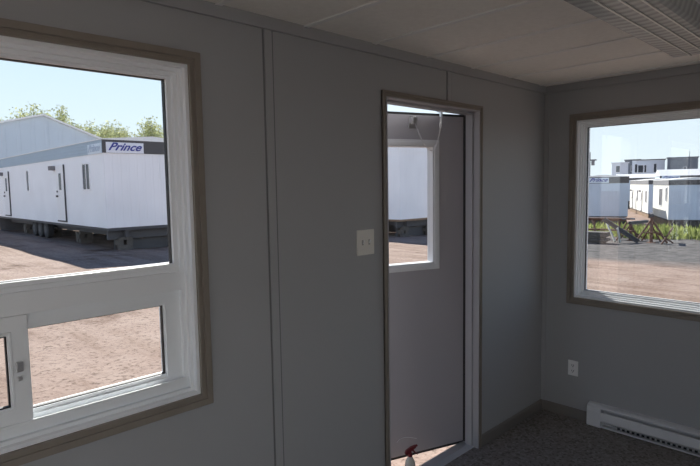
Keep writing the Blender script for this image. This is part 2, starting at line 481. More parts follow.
w7 = sroot('window_6', 'added unseen white framed window in the door wall beside the camera', 'window', (WL[0], W, WL[1]))
inv = Matrix.Translation((-WL[0], -W, -WL[1]))
for p in (casing('y', WL, W, -1, None), MB().ring('y', inset(WL, -.001), inset(WL, .05), W - .004, W + T + .01).build('frame', M['vinyl'], None, bevel=.002),
          MB().box(WL[0] + .04, WL[2] - .04, W + .074, W + .08, WL[1] + .04, WL[3] - .04).build('pane', M['glass'], None)):
    p.data.transform(inv); p.parent = w7
for n_, w in enumerate(WR):
    w3 = sroot('window_%d' % (n_ + 3), 'added unseen white framed window in the wall opposite the door', 'window', (w[0], RY, w[1]))
    inv = Matrix.Translation((-w[0], -RY, -w[1]))
    for p in (casing('y', w, RY, 1, None), MB().ring('y', inset(w, -.001), inset(w, .05), RY + .004, RY - T - .01).build('frame', M['vinyl'], None, bevel=.002),
              MB().box(w[0] + .04, w[2] - .04, RY - .08, RY - .074, w[1] + .04, w[3] - .04).build('pane', M['glass'], None)):
        p.data.transform(inv); p.parent = w3
w6 = sroot('window_5', 'added unseen white framed window in the back wall behind the camera', 'window', (BX, WB[0], WB[1]))
inv = Matrix.Translation((-BX, -WB[0], -WB[1]))
for p in (casing('x', WB, BX, 1, None), MB().ring('x', inset(WB, -.001), inset(WB, .05), BX + .004, BX - T - .01).build('frame', M['vinyl'], None, bevel=.002),
          MB().box(BX - .08, BX - .074, WB[0] + .04, WB[2] - .04, WB[1] + .04, WB[3] - .04).build('pane', M['glass'], None)):
    p.data.transform(inv); p.parent = w6

# ------------------------------------------------------------------ door
d1 = sroot('door_1', 'grey entrance door with a square pane standing ajar to the yard', 'door', (DR[2], W, 0))
inv = Matrix.Translation((-DR[2], -W, 0))
parts = []
b = MB()   # taupe casing: two legs and head
for a0, a1, t_ in ((.000, .031, .010), (.020, .031, .016)):
    x0, x1, z1 = DR[0], DR[2], DR[3]
    b.poly([(x0 - a1, 0), (x0 - a0, 0), (x0 - a0, z1 + a0), (x1 + a0, z1 + a0), (x1 + a0, 0), (x1 + a1, 0), (x1 + a1, z1 + a1), (x0 - a1, z1 + a1)], 'y', W - t_, W)
parts.append(b.build('casing', M['trim'], None, bevel=.002))
b = MB()   # aluminium and timber jamb lining
b.box(DR[0] - .003, DR[0] + .004, W - .012, W + T + .02, 0, DR[3])
b.box(DR[2] - .004, DR[2] + .003, W - .012, W + T + .02, 0, DR[3])
b.box(DR[0], DR[2], W - .012, W + T + .02, DR[3] - .004, DR[3] + .003)
b.box(DR[0] + .004, DR[0] + .018, W + .035, W + .085, 0, DR[3])
b.box(DR[2] - .018, DR[2] - .004, W + .030, W + .078, 0, DR[3])
b.box(DR[0], DR[2], W + .035, W + .085, DR[3] - .016, DR[3] - .004)
parts.append(b.build('jamb', M['jamb'], None, bevel=.0015))
b = MB()
b.box(DR[2] - .012, DR[2] - .004, W + .080, W + .125, .02, DR[3] - .01)
b.box(DR[0] + .006, DR[2] - .006, W + .085, W + .095, DR[3] - .014, DR[3] - .004)
parts.append(b.build('weatherstrip', M['black'], None))
b = MB()
b.poly([(W + .020, .0), (W + .145, -.035), (W + .145, -.012), (W + .11, .012), (W + .055, .014), (W + .020, .004)], 'x', DR[0], DR[2])
parts.append(b.build('threshold', M['sillmetal'], None, bevel=.001))
for p in parts:
    p.data.transform(inv); p.parent = d1

# the leaf, built in its own frame: u along the leaf away from the hinge, v outward, z up
HX, HY, TH = 2.894, 1.938, math.radians(19.8)
LM = Matrix.Translation((HX, HY, 0)) @ Matrix.Rotation(PI - TH, 4, 'Z')       # local x = away from hinge, local -y = outdoors
VW = (.192, 1.168, .690, 1.953); VG = (.240, 1.212, .642, 1.910)
b = MB()
hole = inset(VW, .02)
b.ring('y', (.008, .022, .838, 2.098), hole, 0.0, -.044)
leaf = b.build('leaf', M['leaf'], None, bevel=.002)
subs = [MB().ring('y', VW, VG, .010, -.054).ring('y', inset(VW, .012), inset(VG, -.010), .014, -.058).build('vision_frame', M['whitemetal'], None, bevel=.002),
        MB().box(VG[0] - .01, VG[2] + .01, -.028, -.020, VG[1] - .01, VG[3] + .01).build('vision_pane', M['glass'], None),
        MB().box(.004, .84, -.040, -.004, .006, .022).box(.004, .84, -.042, -.001, 2.097, 2.112).box(.001, .009, -.04, -.002, .02, 2.11).build('edge_seal', M['black'], None)]
b = MB()
for zz in (.25, 1.06, 1.85):
    b.tube((.002, -.008, zz - .05), (.002, -.008, zz + .05), .007)
subs.append(b.build('hinge', M['steel'], None))
b = MB()
for sg in (1, -1):
    o0 = 0 if sg > 0 else -.044
    b.tube((.775, o0, .95), (.775, o0 + sg * .008, .95), .032, n=20).tube((.775, o0, .95), (.775, o0 + sg * .05, .95), .011).tube((.775, o0 + sg * .035, .95), (.775, o0 + sg * .062, .95), .026, .022, n=20)
subs.append(b.build('knob', M['steel'], None, bevel=.001))
b = MB()
for uu, zz in ((.207, 1.9), (.207, 1.7), (.207, 1.45), (.207, 1.22), (.3, 1.184), (.45, 1.184), (.6, 1.184), (.3, 1.938), (.5, 1.938)):
    b.tube((uu, .009, zz), (uu, .0125, zz), .004, n=8)
subs.append(b.build('screw', M['steel'], None))
b = MB()
pts = [(.50 - .14 * i / 10, .0012, .115 + .022 * math.sin(PI * (i / 10) ** .7) - .004 * (i / 10)) for i in range(11)]
for a, c in zip(pts, pts[1:]): b.tube(a, c, .0016, n=6)
subs.append(b.build('scuff_mark', M['whitemetal'], None))
leaf.data.transform(inv @ LM); leaf.parent = d1
for o in subs:
    o.data.transform(inv @ LM); o.parent = leaf

# door check chain
A0 = Vector((2.606, 1.905, 2.106)); A1 = LM @ Vector((.374, .020, 2.062))
ch = thing('door_chain', 'thin steel check chain with spring hanging between door head and leaf', 'chain', A0)
inv = Matrix.Translation(-A0)
cp = []
b = MB(); b.box(2.592, 2.622, 1.885, 1.925, 2.102, 2.108).box(2.600, 2.612, 1.898, 1.912, 2.075, 2.104)
cp.append(b.build('head_bracket', M['steel'], None, bevel=.001))
b = MB()
b.box(.352, .402, .001, .006, 2.020, 2.092).box(.364, .384, .005, .026, 2.045, 2.085).box(.360, .388, .022, .030, 2.050, 2.082)
o = b.build('leaf_bracket', M['steel'], None, bevel=.001); o.data.transform(LM); cp.append(o)
b = MB(); S0, S1 = Vector((2.606, 1.905, 2.085)), Vector((2.606, 1.910, 2.010))
prev = None
for i in range(81):
    a = 2 * PI * i / 8; q = S0.lerp(S1, i / 80) + Vector((math.cos(a) * .006, math.sin(a) * .006, 0))
    if prev is not None: b.tube(prev, q, .0014, n=5, caps=False)
    prev = q
cp.append(b.build('spring', M['steel'], None, smooth=True))
b = MB()


def cat(t):
    p = S1.lerp(A1, t)
    p.z -= .30 * 4 * t * (1 - t) * .5 * (1.0 + .0 * t)
    p.x += .03 * math.sin(PI * t)
    return p


n_l = 46
for i in range(n_l):
    p, q = cat(i / n_l), cat((i + 1) / n_l)
    d = (q - p).normalized(); a = d.orthogonal().normalized(); c = d.cross(a)
    if i % 2: a, c = c, -a
    mm = Matrix((d, a, c)).transposed()
    b.torus((p + q) / 2, mm, .0036, .0012, 1.7)
cp.append(b.build('chain', M['steel'], None, smooth=True))
for o in cp: o.data.transform(inv); o.parent = ch

# ------------------------------------------------------------------ spray bottle in the doorway
sb = thing('spray_bottle', 'white spray bottle with dark red trigger head standing on the threshold', 'bottle', (2.306, 1.906, .0145), math.radians(-40))
sb.scale = (.86, .86, .86)
MB().lathe([(.030, 0), (.034, .004), (.034, .095), (.031, .115), (.018, .140), (.0135, .148), (.0135, .156)], (0, 0, 0)).build('body', M['bottle'], sb, smooth=True)
MB().lathe([(.0345, .02), (.0345, .092)], (0, 0, 0), 24).build('label_band', M['green'], sb, smooth=True)
MB().lathe([(.016, .150), (.016, .170), (.012, .174)], (0, 0, 0), 16).build('collar', M['red'], sb)
hd = MB().poly([(-.030, .172), (.006, .172), (.014, .182), (.052, .190), (.056, .206), (.020, .208), (-.020, .200), (-.034, .186)], 'y', -.011, .011).build('trigger_head', M['red'], sb, bevel=.003)
TM = Matrix.Translation((0, 0, .172)) @ Matrix.Rotation(-.42, 4, 'Y') @ Matrix.Translation((0, 0, -.172))
tr_ = MB().poly([(.018, .184), (.030, .186), (.036, .160), (.046, .142), (.040, .140), (.028, .158)], 'y', -.006, .006).build('trigger', M['red'], hd, bevel=.002)
nz_ = MB().tube((.054, 0, .198), (.066, 0, .200), .008, .007, n=12).build('nozzle', M['red'], hd)
for o in (hd, tr_, nz_): o.data.transform(TM)

# ------------------------------------------------------------------ switch, outlet, heater, lamp
sw = thing('light_switch', 'ivory double toggle light switch plate on wall beside the door', 'switch', (1.896, W, 1.408))
MB().box(-.060, .060, -.006, 0, -.062, .062).build('plate', M['plate'], sw, bevel=.004, seg=3)
for xx_ in (-.023, .023):
    MB().box(xx_ - .005, xx_ + .005, -.0075, -.0055, -.0125, .0125).build('slot', M['slot'], sw)
    MB().poly([(-.005, -.006), (-.005, .004), (-.016, .012), (-.018, .007), (-.007, -.006)], 'x', xx_ - .004, xx_ + .004).build('toggle', M['plate_w'], sw, bevel=.001)
    for zz in (-.03, .03):
        MB().tube((xx_, -.005, zz), (xx_, -.0072, zz), .003, n=10).build('screw', M['steel'], sw)

ot = thing('wall_outlet', 'white duplex power outlet on end wall below the window', 'outlet', (L, 1.604, .364))
MB().box(-.006, 0, -.036, .036, -.055, .055).build('plate', M['plate_w'], ot, bevel=.003, seg=3)
for zz in (-.020, .020):
    rc = MB().box(-.0085, -.004, -.017, .017, zz - .014, zz + .014).build('receptacle', M['plate_w'], ot, bevel=.004)
    MB().box(-.0095, -.008, -.008, -.005, zz - .003, zz + .008).box(-.0095, -.008, .005, .008, zz - .003, zz + .008).tube((-.0095, 0, zz - .008), (-.008, 0, zz - .008), .003, n=8).build('slot', M['dark'], rc)
MB().tube((-.007, 0, 0), (-.0055, 0, 0), .003, n=10).build('screw', M['steel'], ot)

HT0, HT1 = .272, 1.482
ht = thing('baseboard_heater', 'long white electric baseboard heater on floor under end wall window', 'heater', (L, HT0, 0)); ht.scale = (.86, 1, 1)
ln = HT1 - HT0
MB().box(-.004, 0, .0, ln, .008, .158).poly([(-.000, .158), (-.040, .152), (-.060, .142), (-.060, .138), (-.040, .147), (-.000, .153)], 'y', 0, ln).build('back_plate', M['whitemetal'], ht, bevel=.001)
MB().poly([(-.056, .116), (-.062, .112), (-.066, .060), (-.062, .050), (-.059, .052), (-.062, .061), (-.058, .110), (-.053, .113)], 'y', .02, ln - .02).build('front_panel', M['whitemetal'], ht)
b = MB()
b.poly([(-.0, .008), (-.062, .008), (-.066, .020), (-.063, .021), (-.058, .012), (0, .012)], 'y', 0, ln)
b.build('bottom_lip', M['whitemetal'], ht)
b = MB()
for i in range(int((ln - .2) / .012)):
    b.box(-.050, -.012, .1 + i * .012, .1015 + i * .012, .035, .105)
b.build('heating_fins', M['alu'], ht)
MB().tube((-.031, .02, .07), (-.031, ln - .02, .07), .008).build('element_rod', M['steel'], ht)
for e0, e1 in ((0, .022), (ln - .095, ln)):
    MB().poly([(0, .004), (-.064, .004), (-.066, .016), (-.066, .112), (-.060, .140), (-.04, .154), (0, .160)], 'y', e0, e1).build('end_cap', M['whitemetal'], ht, bevel=.003)
b = MB()
for i in range(int((ln - .25) / .03)):
    b.box(-.0625, -.055, .06 + i * .03, .076 + i * .03, .029, .041)
b.build('lower_louvre', M['dark'], ht)

X0, X1, YC = 1.79, 3.035, .722
lt = thing('ceiling_light', 'unlit fluorescent wraparound ceiling light with clear prismatic lens', 'light', (X0, YC, H))
ln = X1 - X0
MB().poly([(-.145, 0), (.145, 0), (.145, -.012), (.13, -.022), (-.13, -.022), (-.145, -.012)], 'x', 0, ln).build('housing', M['whitemetal'], lt, bevel=.001)
b = MB()
lp = [(-.138, -.013), (-.122, -.070), (-.105, -.082), (-.012, -.088), (.012, -.088), (.105, -.082), (.122, -.070), (.138, -.013)]
li = [(y_ * .985, z_ + .0025) for y_, z_ in lp]
b.poly(lp + li[::-1], 'x', .012, ln - .012)
b.build('prismatic_lens', M['lens'], lt)
for yy_ in (-.045, .045):
    MB().tube((.03, yy_, -.058), (ln - .035, yy_, -.058), .0145, n=16).build('lamp_tube', M['tube'], lt, smooth=False)
    for xs in (.012, ln - .036):
        MB().box(xs, xs + .02, yy_ - .016, yy_ + .016, -.078, -.022).build('lamp_socket', M['dark'] if xs > 1 else M['plate_w'], lt, bevel=.002)
MB().poly([(-.05, -.022), (.05, -.022), (.018, -.045), (-.018, -.045)], 'x', .03, ln - .035).build('ballast_cover', M['reflector'], lt)
for y_, z_ in ((-.078, -.0855), (-.030, -.0885), (.030, -.0885)):
    MB().box(.012, ln - .012, y_ - .0035, y_ + .0035, z_ - .0025, z_ + .001).build('lens_rib', M['tube'], lt)
for xs in (0, ln - .012):
    MB().poly([(-.14, 0), (.14, 0), (.14, -.016), (.124, -.072), (.106, -.085), (-.106, -.085), (-.124, -.072), (-.14, -.016)], 'x', xs, xs + .012).build('end_plate', M['whitemetal'], lt, bevel=.001)
MB().box(.86, .882, -.146, -.138, -.045, -.004).build('lens_clip', M['black'], lt, bevel=.001)

# ------------------------------------------------------------------ outdoors: ground


def gz(x, y=0):
    return -.25 - .0345 * min(max(x, -1.0), 50)


b = MB()
xs = [-120, -40, -12, -4] + [-1 + i * 1.0 for i in range(0, 52)] + [54, 60, 75, 100, 160, 300, 700]
ys = [-120, -40, -15] + [-8 + i * 1.5 for i in range(0, 34)] + [46, 55, 70, 100, 160, 300, 700]
rnd = random.Random(3)
grid = [[b.bm.verts.new((x, y, gz(x) + (rnd.uniform(-.018, .018) if 3.5 < x < 52 or y > 4 else 0) - (.05 if x < 5 and y < 2.5 else 0))) for y in ys] for x in xs]
for i in range(len(xs) - 1):
    for j in range(len(ys) - 1):
        b.bm.faces.new((grid[i][j], grid[i + 1][j], grid[i + 1][j + 1], grid[i][j + 1]))
gr = b.build('ground', M['ground'], smooth=True)
struct(gr, 'pinkish gravel yard outside the trailer', 'ground')
for p in gr.data.polygons:
    if p.normal.z < 0: p.flip()


# ------------------------------------------------------------------ office trailers
def text_mesh(s, size, parent, loc, rot, m, shear=.55, name='lettering', depth=.004, off=.011):
    cu = bpy.data.curves.new('letters', 'FONT'); cu.body = s; cu.size = size; cu.shear = shear; cu.offset = off * size * 2
    cu.extrude = depth; cu.align_x = 'CENTER'; cu.align_y = 'CENTER'; cu.space_character = 1.02
    ob = bpy.data.objects.new('letters', cu); COL.objects.link(ob)
    me = bpy.data.meshes.new_from_object(ob.evaluated_get(bpy.context.evaluated_depsgraph_get()))
    bpy.data.objects.remove(ob); bpy.data.curves.remove(cu)
    me.materials.clear(); me.materials.append(m); me.name = name
    xs_ = [v.co.x for v in me.vertices]; w = max(xs_) - min(xs_)
    for v in me.vertices: v.co.x -= (max(xs_) + min(xs_)) / 2
    o = bpy.data.objects.new(name, me); COL.objects.link(o); o.parent = parent; o.location = loc; o.rotation_euler = rot
    return o, w


def trailer(label, loc, rz, ln, wd=3.66, ht=3.17, end='white_siding', side='side_siding', fas_end='fascia_brown', fas_side='fascia_blue',
            wins=(), doors=(), endwins=(), signs=(), rim='frame_steel', group='office trailers parked in the yard', fas=.47, under=.8, wheels=0, crown=.16, cap='roof_white', skirt=False):
    """local x = along the trailer from the near end face (x=0), y = across (0..wd; the side at y=wd is the seen one), z = 0 at wall bottom"""
    r = thing('office_trailer', label, 'trailer', loc, rz, group)
    MB().box(0, ln, 0, wd, 0, ht - .02).build('body', [M[side], M[end]], r)
    bd = r.children[0]
    for p in bd.data.polygons:
        if abs(p.normal.x) > .9: p.material_index = 1
    MB().box(-.03, 0, -.03, wd + .03, ht - fas, ht).build('fascia', M[fas_end], r)
    MB().box(0, ln, wd, wd + .03, ht - fas, ht).build('fascia', M[fas_side], r)
    MB().poly([(-.05, ht), (wd + .05, ht), (wd + .05, ht + .03), (wd / 2, ht + .03 + crown), (-.05, ht + .03)], 'x', -.05, ln + .05).build('roof', M[cap], r)
    MB().box(.02, ln - .02, .05, wd - .05, -.11, 0).build('rim_joist', M[rim], r)
    for yy in (.75, wd - .75):
        MB().box(.1, ln - .1, yy - .06, yy + .06, -.38, -.11).build('chassis_beam', M['frame_steel'], r)
    MB().box(.35, .5, .15, wd - .15, -.45, -.11).build('end_beam', M['frame_steel'], r)
    MB().box(.3, ln - .1, .02, .06, -under - .12, -.36).build('added_skirting', M['frame_steel'], r)  # added dark panels that keep sunlight out from under the trailer
    MB().box(ln - .16, ln - .12, .02, wd - .1, -under - .12, -.11).build('added_skirting', M['frame_steel'], r)
    MB().box(.6, .64, .1, wd - .45, -under - .12, -.5).build('added_skirting', M['frame_steel'], r)
    i = .5
    while i < ln:
        for yy in (.75, wd - .75):
            bb = MB(); z = -under - .06; kk = 0
            while z < -.38:
                h_ = min(.19, -.38 - z)
                if kk % 2: bb.box(i - .2, i + .2, yy - .28, yy - .06, z, z + h_).box(i - .2, i + .2, yy + .06, yy + .28, z, z + h_)
                else: bb.box(i - .28, i - .06, yy - .25, yy + .25, z, z + h_).box(i + .06, i + .28, yy - .25, yy + .25, z, z + h_)
                z += h_; kk += 1
            bb.build('support_block', M['timber'], r)
        i += 4.2
    if skirt: MB().box(.1, ln - .1, wd - .10, wd - .05, -under - .12, -.02).build('added_skirting', M['frame_wood'], r)
    for q in range(wheels):
        for yy in (.35, wd - .35):
            cx = 8.3 + q * .95
            wh = MB(); wh.tube((cx, yy - .13, -.43), (cx, yy + .13, -.43), .40, n=24)
            w_ = wh.build('wheel', M['tyre'], r, bevel=.04)
            MB().tube((cx, yy - .14, -.43), (cx, yy + .14, -.43), .2, n=16).build('hub', M['frame_steel'], w_)
    for x0, x1, z0, z1 in wins:
        f = MB().ring('y', (x0, z0, x1, z1), (x0 + .06, z0 + .06, x1 - .06, z1 - .06), wd - .01, wd + .035).build('window_frame', M['door_white'], r)
        MB().box(x0 + .05, x1 - .05, wd - .01, wd + .01, z0 + .05, z1 - .05).build('pane', M['pane_dark'], f)
        if x1 - x0 > .5: MB().box((x0 + x1) / 2 - .025, (x0 + x1) / 2 + .025, wd, wd + .03, z0 + .05, z1 - .05).build('mullion', M['door_white'], f)
    for x0, x1, z0, z1, px in doors:
        d = MB().box(x0, x1, wd - .01, wd + .035, z0, z1).build('entry_door', M['door_white'], r)
        MB().box(x0 - .03, x0, wd - .01, wd + .06, z0, z1).box(x0 - .03, x1 + .03, wd - .01, wd + .05, z0 - .06, z0).build('door_frame', M['frame_steel'], d)
        MB().box(px - .14, px + .14, wd + .03, wd + .045, z1 - 1.05, z1 - .35).build('door_pane', M['pane_dark'], d)
        MB().box(x1 - .2, x1 - .08, wd + .03, wd + .1, z0 + .98, z0 + 1.06).build('handle', M['frame_steel'], d)
        MB().box(x1 - .18, x1 - .1, wd + .03, wd + .07, z0 + 1.18, z0 + 1.26).build('deadbolt', M['frame_steel'], d)
        MB().box(x1 + .08, x1 + .42, wd, wd + .2, z1 - .2, z1 - .02).build('door_lamp', M['pole'], r)
    for y0, y1, z0, z1 in endwins:
        f = MB().ring('x', (y0, z0, y1, z1), (y0 + .06, z0 + .06, y1 - .06, z1 - .06), .01, -.03).build('window_frame', M['door_white'], r)
        MB().box(-.012, .01, y0 + .05, y1 - .05, z0 + .05, z1 - .05).build('pane', M['pane_dark'], f)
    for face, a0, a1, z0, z1, mb, mt in signs:
        if face == 'end':
            s_ = MB().box(-.055, -.03, a0, a1, z0, z1).build('sign_board', M[mb], r)
            o, w = text_mesh('Prince', (z1 - z0) * 1.02, s_, (-.066, (a0 + a1) / 2, (z0 + z1) / 2 + .02), (PI / 2, 0, -PI / 2), M[mt])
        else:
            s_ = MB().box(a0, a1, wd + .03, wd + .055, z0, z1).build('sign_board', M[mb], r)
            o, w = text_mesh('Prince', (z1 - z0) * 1.02, s_, ((a0 + a1) / 2, wd + .066, (z0 + z1) / 2 + .02), (PI / 2, 0, PI), M[mt])
        o.scale = (.90 * abs(a1 - a0) / w, 1, 1)
    return r


ROT = math.radians(24.8)
# unseen trailer behind the camera, added to bounce sunlight into the room
trailer('added unseen white office trailer bouncing sun into the room', (-9.0, -8.2 - 3.66, .45), 0, 15.0, side='white_siding', under=.75)
# beside the left window: white trailer with the sign at its corner
PX, PY, PZ = 7.32, 20.03, .33
pr = trailer('long white office trailer with sign on its dark fascia, seen through the left window', (PX + 3.66, PY, PZ), PI / 2, 17.0,
             wins=((1.36, 2.2, 1.36, 2.42), (9.62, 10.06, 1.36, 2.42)),
             doors=((4.35, 5.42, .13, 2.46, 4.88), (13.5, 14.62, .13, 2.46, 14.06)),
             signs=(('end', 3.66 - .10, 3.66 - 1.46, ht0 := 2.705, 3.085, 'sign', 'sign_blue'), ('side', .03, 1.36, 2.69, 3.05, 'sign_pale', 'sign_faded')),
             wheels=3)
MB().ring('x', (3.66 - 2.9, 1.78, 3.66 - 2.05, 2.66), (3.66 - 2.87, 1.81, 3.66 - 2.08, 2.63), .01, -.018).build('service_panel', M['door_white'], pr)
# seen in the door pane
trailer('white office trailer with brown rim joist, framed by the open door pane', (21.36 + 3.66, 18.22, -.06), PI / 2, 14.0, ht=3.8, fas=.3, fas_end='white_siding', fas_side='side_siding',
        wins=((3, 4, 1.2, 2.2),), rim='frame_wood', under=.92, end='white_siding', side='side_siding')
# seen in the far window, parked at an angle
trailer('office trailer with shade-tinted blue end, nearest the left edge of the end wall window', (47.0, 15.8, -1.08), ROT, 7.0, end='shade_tint_siding', side='sun_tint_siding', ht=3.22, fas=.52,
        signs=(('end', 3.0, 1.45, 2.74, 3.16, 'sign_pale', 'sign_blue'),), under=.95, fas_side='fascia_brown')
trailer('office trailer with sun-tinted side between the two shade-tinted trailers in the end window', (60.0 + 3.66 * .42, 18.25 - 3.66 * .907, -1.5), ROT, 15.0, end='shade_tint_siding', side='sun_tint_siding', ht=3.35, fas=.42,
        wins=((1.0, 1.9, 1.0, 2.3), (7.5, 8.5, 1.0, 2.3)), doors=((4.2, 5.2, .1, 2.3, 4.7), (12, 13, .1, 2.3, 12.5)), endwins=((2.4, 3.1, .5, 1.1),), under=.55, fas_side='pole', skirt=True)
trailer('office trailer with shade-tinted blue end and sun-tinted side at right in the end window', (44.65 + 3.66 * .42, 12.21 - 3.66 * .907, -1.12), ROT, 7.0, end='shade_tint_siding', side='sun_tint_siding', ht=2.9, fas=.36,
        wins=((.5, 1.2, 1.3, 2.4), (2.6, 3.9, .9, 2.3)), under=.9, fas_side='pole', skirt=True)
# rear row: long sides, white crowned roofs
trailer('rear white office trailer with crowned white roof behind the sun-tinted trailer', (82.9 + 3.66 * .907, 23.0 + 3.66 * .42, -.95), ROT + PI / 2, 6.0, end='shade_tint_siding', side='shade_tint_siding', ht=3.2, fas=.3, under=1.0, crown=.55, fas_side='fascia_brown')
trailer('rear office trailer with bright white roof at right edge of the end window', (78.4 + 3.66 * .907, 17.0 + 3.66 * .42, -.95), ROT + PI / 2, 5.4, end='shade_tint_siding', side='shade_tint_siding', ht=3.35, fas=.4, under=1.0, crown=.8, fas_side='fascia_brown',
        signs=(('side', 3.2, 5.2, 2.98, 3.33, 'sign_pale', 'sign_blue'),))


# two-storey site boxes far behind
def site_box(label, loc, rz, ln, dp, ht, m, windows, roofm='block_dark', mast=False):
    r = thing('site_building', label, 'building', loc, rz, 'stacked site buildings behind the trailers')
    MB().box(0, dp, 0, ln, 0, ht).build('walls', M[m], r)
    MB().box(-.15, dp + .15, -.15, ln + .15, ht, ht + .14).build('roof', M[roofm], r)
    MB().box(-.05, 0, 0, ln, ht * .5 - .1, ht * .5 + .1).build('floor_band', M['block_dark'], r)
    for y0, y1, z0, z1 in windows:
        f = MB().ring('x', (y0 - .06, z0 - .06, y1 + .06, z1 + .06), (y0, z0, y1, z1), .01, -.05).build('window_frame', M['door_white'], r)
        MB().box(-.02, .01, y0, y1, z0, z1).build('pane', M['pane_dark'], f)
    if mast: MB().tube((1, ln * .27, ht), (1, ln * .27, ht + 1.1), .05, .03).build('mast', M['pole'], r)
    return r


RB = math.radians(17)
site_box('small white site building left of the others above trailer roofs', (103.6, 35.0, -1.98), RB, 2.6, 1.6, 7.1, 'block_white', ((1.3, 1.9, 5.5, 6.6),), 'block_white')
site_box('dark recessed site building between the two white ones', (111.8, 35.6, -1.98), RB, 2.6, 2.4, 7.85, 'block_grey', ((.7, 1.5, 5.7, 6.7),))
site_box('white site building with several dark openings, above the trailer roofs', (108.6, 30.5, -1.98), RB, 5.2, 2.6, 7.6, 'block_white',
         ((1.3, 1.7, 5.4, 6.9), (2.9, 3.2, 5.4, 6.7), (3.4, 4.2, 5.4, 6.7), (4.35, 4.75, 5.4, 6.9)))
site_box('dark grey site building with a thin mast on its roof', (107.9, 25.2, -1.98), RB, 4.5, 2.6, 7.74, 'block_grey', ((1.7, 2.1, 5.5, 6.1),), 'block_grey', mast=True)
# utility pole at the left edge of the far window
up = thing('utility_pole', 'thin utility pole against the sky at left of the end window', 'pole', (71.5, 28.85, -1.98))
MB().tube((0, 0, -.1), (0, 0, 7.6), .16, .11).build('post', M['pole'], up)
MB().box(-.12, .12, -.85, .85, 6.5, 6.66).build('crossarm', M['pole'], up)
MB().tube((0, -.45, 5.9), (0, -.45, 6.5), .2).build('transformer', M['pole'], up)

# ------------------------------------------------------------------ grey gabled shed behind the left trailer
sh = thing('gabled_shed', 'large grey sheet metal shed with gabled roof behind the left trailer', 'building', (13.08, 48, -.75))
hw = 9.2
MB().poly([(-hw, 0), (hw, 0), (hw, 8.42 - hw * .385), (0, 8.42), (-hw, 8.42 - hw * .27)], 'y', 0, 14).build('walls', M['shed'], sh)
b = MB()
for sg, sl in ((1, .385), (-1, .27)):
    b.poly([(0, 8.42), (sg * (hw + .3), 8.42 - (hw + .3) * sl), (sg * (hw + .3), 8.56 - (hw + .3) * sl), (0, 8.56)], 'y', -.2, 14.2)
b.build('roof', M['roof_white'], sh)


# ------------------------------------------------------------------ trees behind the shed
def tree(label, x, y, top, spread, seed, n=5600):
    rd = random.Random(seed)
    z0 = gz(x)
    r = thing('leafy_tree', label, 'tree', (x, y, z0), 0, 'sparse spring trees behind the shed')
    h = top - z0
    tb = MB(); lb = MB()
    tb.tube((0, 0, -.2), (0, 0, h * .55), .24, .12, n=8, caps=False)
    ch_ = h * .36; cz = h - ch_
    for q_ in range(70):
        while True:
            u = Vector((rd.uniform(-1, 1), rd.uniform(-1, 1), rd.uniform(-1, 1)))
            if .15 < u.length < 1: break
        tip = Vector((u.x * spread, u.y * spread, cz + u.z * ch_ * (.75 + .25 * rd.random())))
        st = Vector((0, 0, max(h * .2, min(h * .55, tip.z - h * .2))))
        md = st.lerp(tip, .5) + Vector((rd.gauss(0, .25), rd.gauss(0, .25), -.3))
        tb.tube(st, md, .07, .045, n=5, caps=False).tube(md, tip, .045, .015, n=5, caps=False)
        for _ in range(n // 70):
            c = md.lerp(tip, rd.uniform(.25, 1.12)) + Vector((rd.gauss(0, .42), rd.gauss(0, .42), rd.gauss(0, .34)))
            a = Vector((rd.uniform(-1, 1), rd.uniform(-1, 1), rd.uniform(-1, 1))).normalized(); e = a.orthogonal().normalized()
            sz = rd.uniform(.13, .25)
            lb.bm.faces.new([lb.bm.verts.new(c + a * sz), lb.bm.verts.new(c + e * sz * .6), lb.bm.verts.new(c - a * sz), lb.bm.verts.new(c - e * sz * .6)])
    tb.build('trunk', M['bark'], r)
    lb.build('foliage', M['leafy'], r)
    return r


for i, (x, y, tp, lb_) in enumerate((
        (19.6, 92.0, 13.4, 'sparse pale green tree above the left slope of the shed roof'),
        (21.6, 82.0, 14.1, 'tallest pale green tree, just left of the shed ridge'),
        (26.6, 91.0, 15.1, 'pale green tree rising directly behind the shed ridge'),
        (28.0, 79.0, 12.2, 'pale green tree over the right slope of the shed roof'),
        (32.2, 87.0, 12.7, 'pale green tree above the corner sign of the white trailer'),
        (34.2, 75.2, 11.7, 'pale green tree above the middle of the dark fascia'),
        (37.4, 82.0, 11.6, 'pale green tree at right, beside the window frame'),
        (30.1, 95.5, 14.0, 'pale green tree low over the right shed slope, farther back'),
        (36.2, 92.5, 13.6, 'pale green tree behind and between those above the dark fascia'),
        (39.6, 73.5, 10.8, 'rightmost pale green tree, mostly hidden by the window frame'))):
    tree(lb_, x, y, tp + .5, 3.0, 20 + i)

# ------------------------------------------------------------------ weeds and yard clutter in the far window
b = MB(); rd = random.Random(11)
for _ in range(5200):
    x = rd.uniform(30.2, 40); y = rd.uniform(2.0, 15.5)
    if y > 13.5 and rd.random() < .4: continue
    if x < 31.6 + .9 * math.sin(y * 1.1): continue
    hgt = rd.uniform(.25, .75) * (.55 + .45 * math.sin(x * 1.3 + y * .9) ** 2)
    a = rd.uniform(0, 2 * PI); lean = rd.uniform(.05, .35); wv_ = rd.uniform(.03, .08)
    c = Vector((x, y, gz(x) - .03)); s_ = Vector((math.cos(a), math.sin(a), 0)) * wv_
    tip = c + Vector((math.cos(a + 1.3) * lean, math.sin(a + 1.3) * lean, hgt)); mid = c.lerp(tip, .5) + Vector((0, 0, .05))
    v = [b.bm.verts.new(q) for q in (c - s_ * .5, c + s_ * .5, mid + s_, mid - s_, tip)]
    b.bm.faces.new((v[0], v[1], v[2], v[3])); b.bm.faces.new((v[3], v[2], v[4]))
tag(b.build('weeds', M['weed']), 'bright green weeds growing along the edge of the gravel in the end window', 'weeds', kind='stuff')


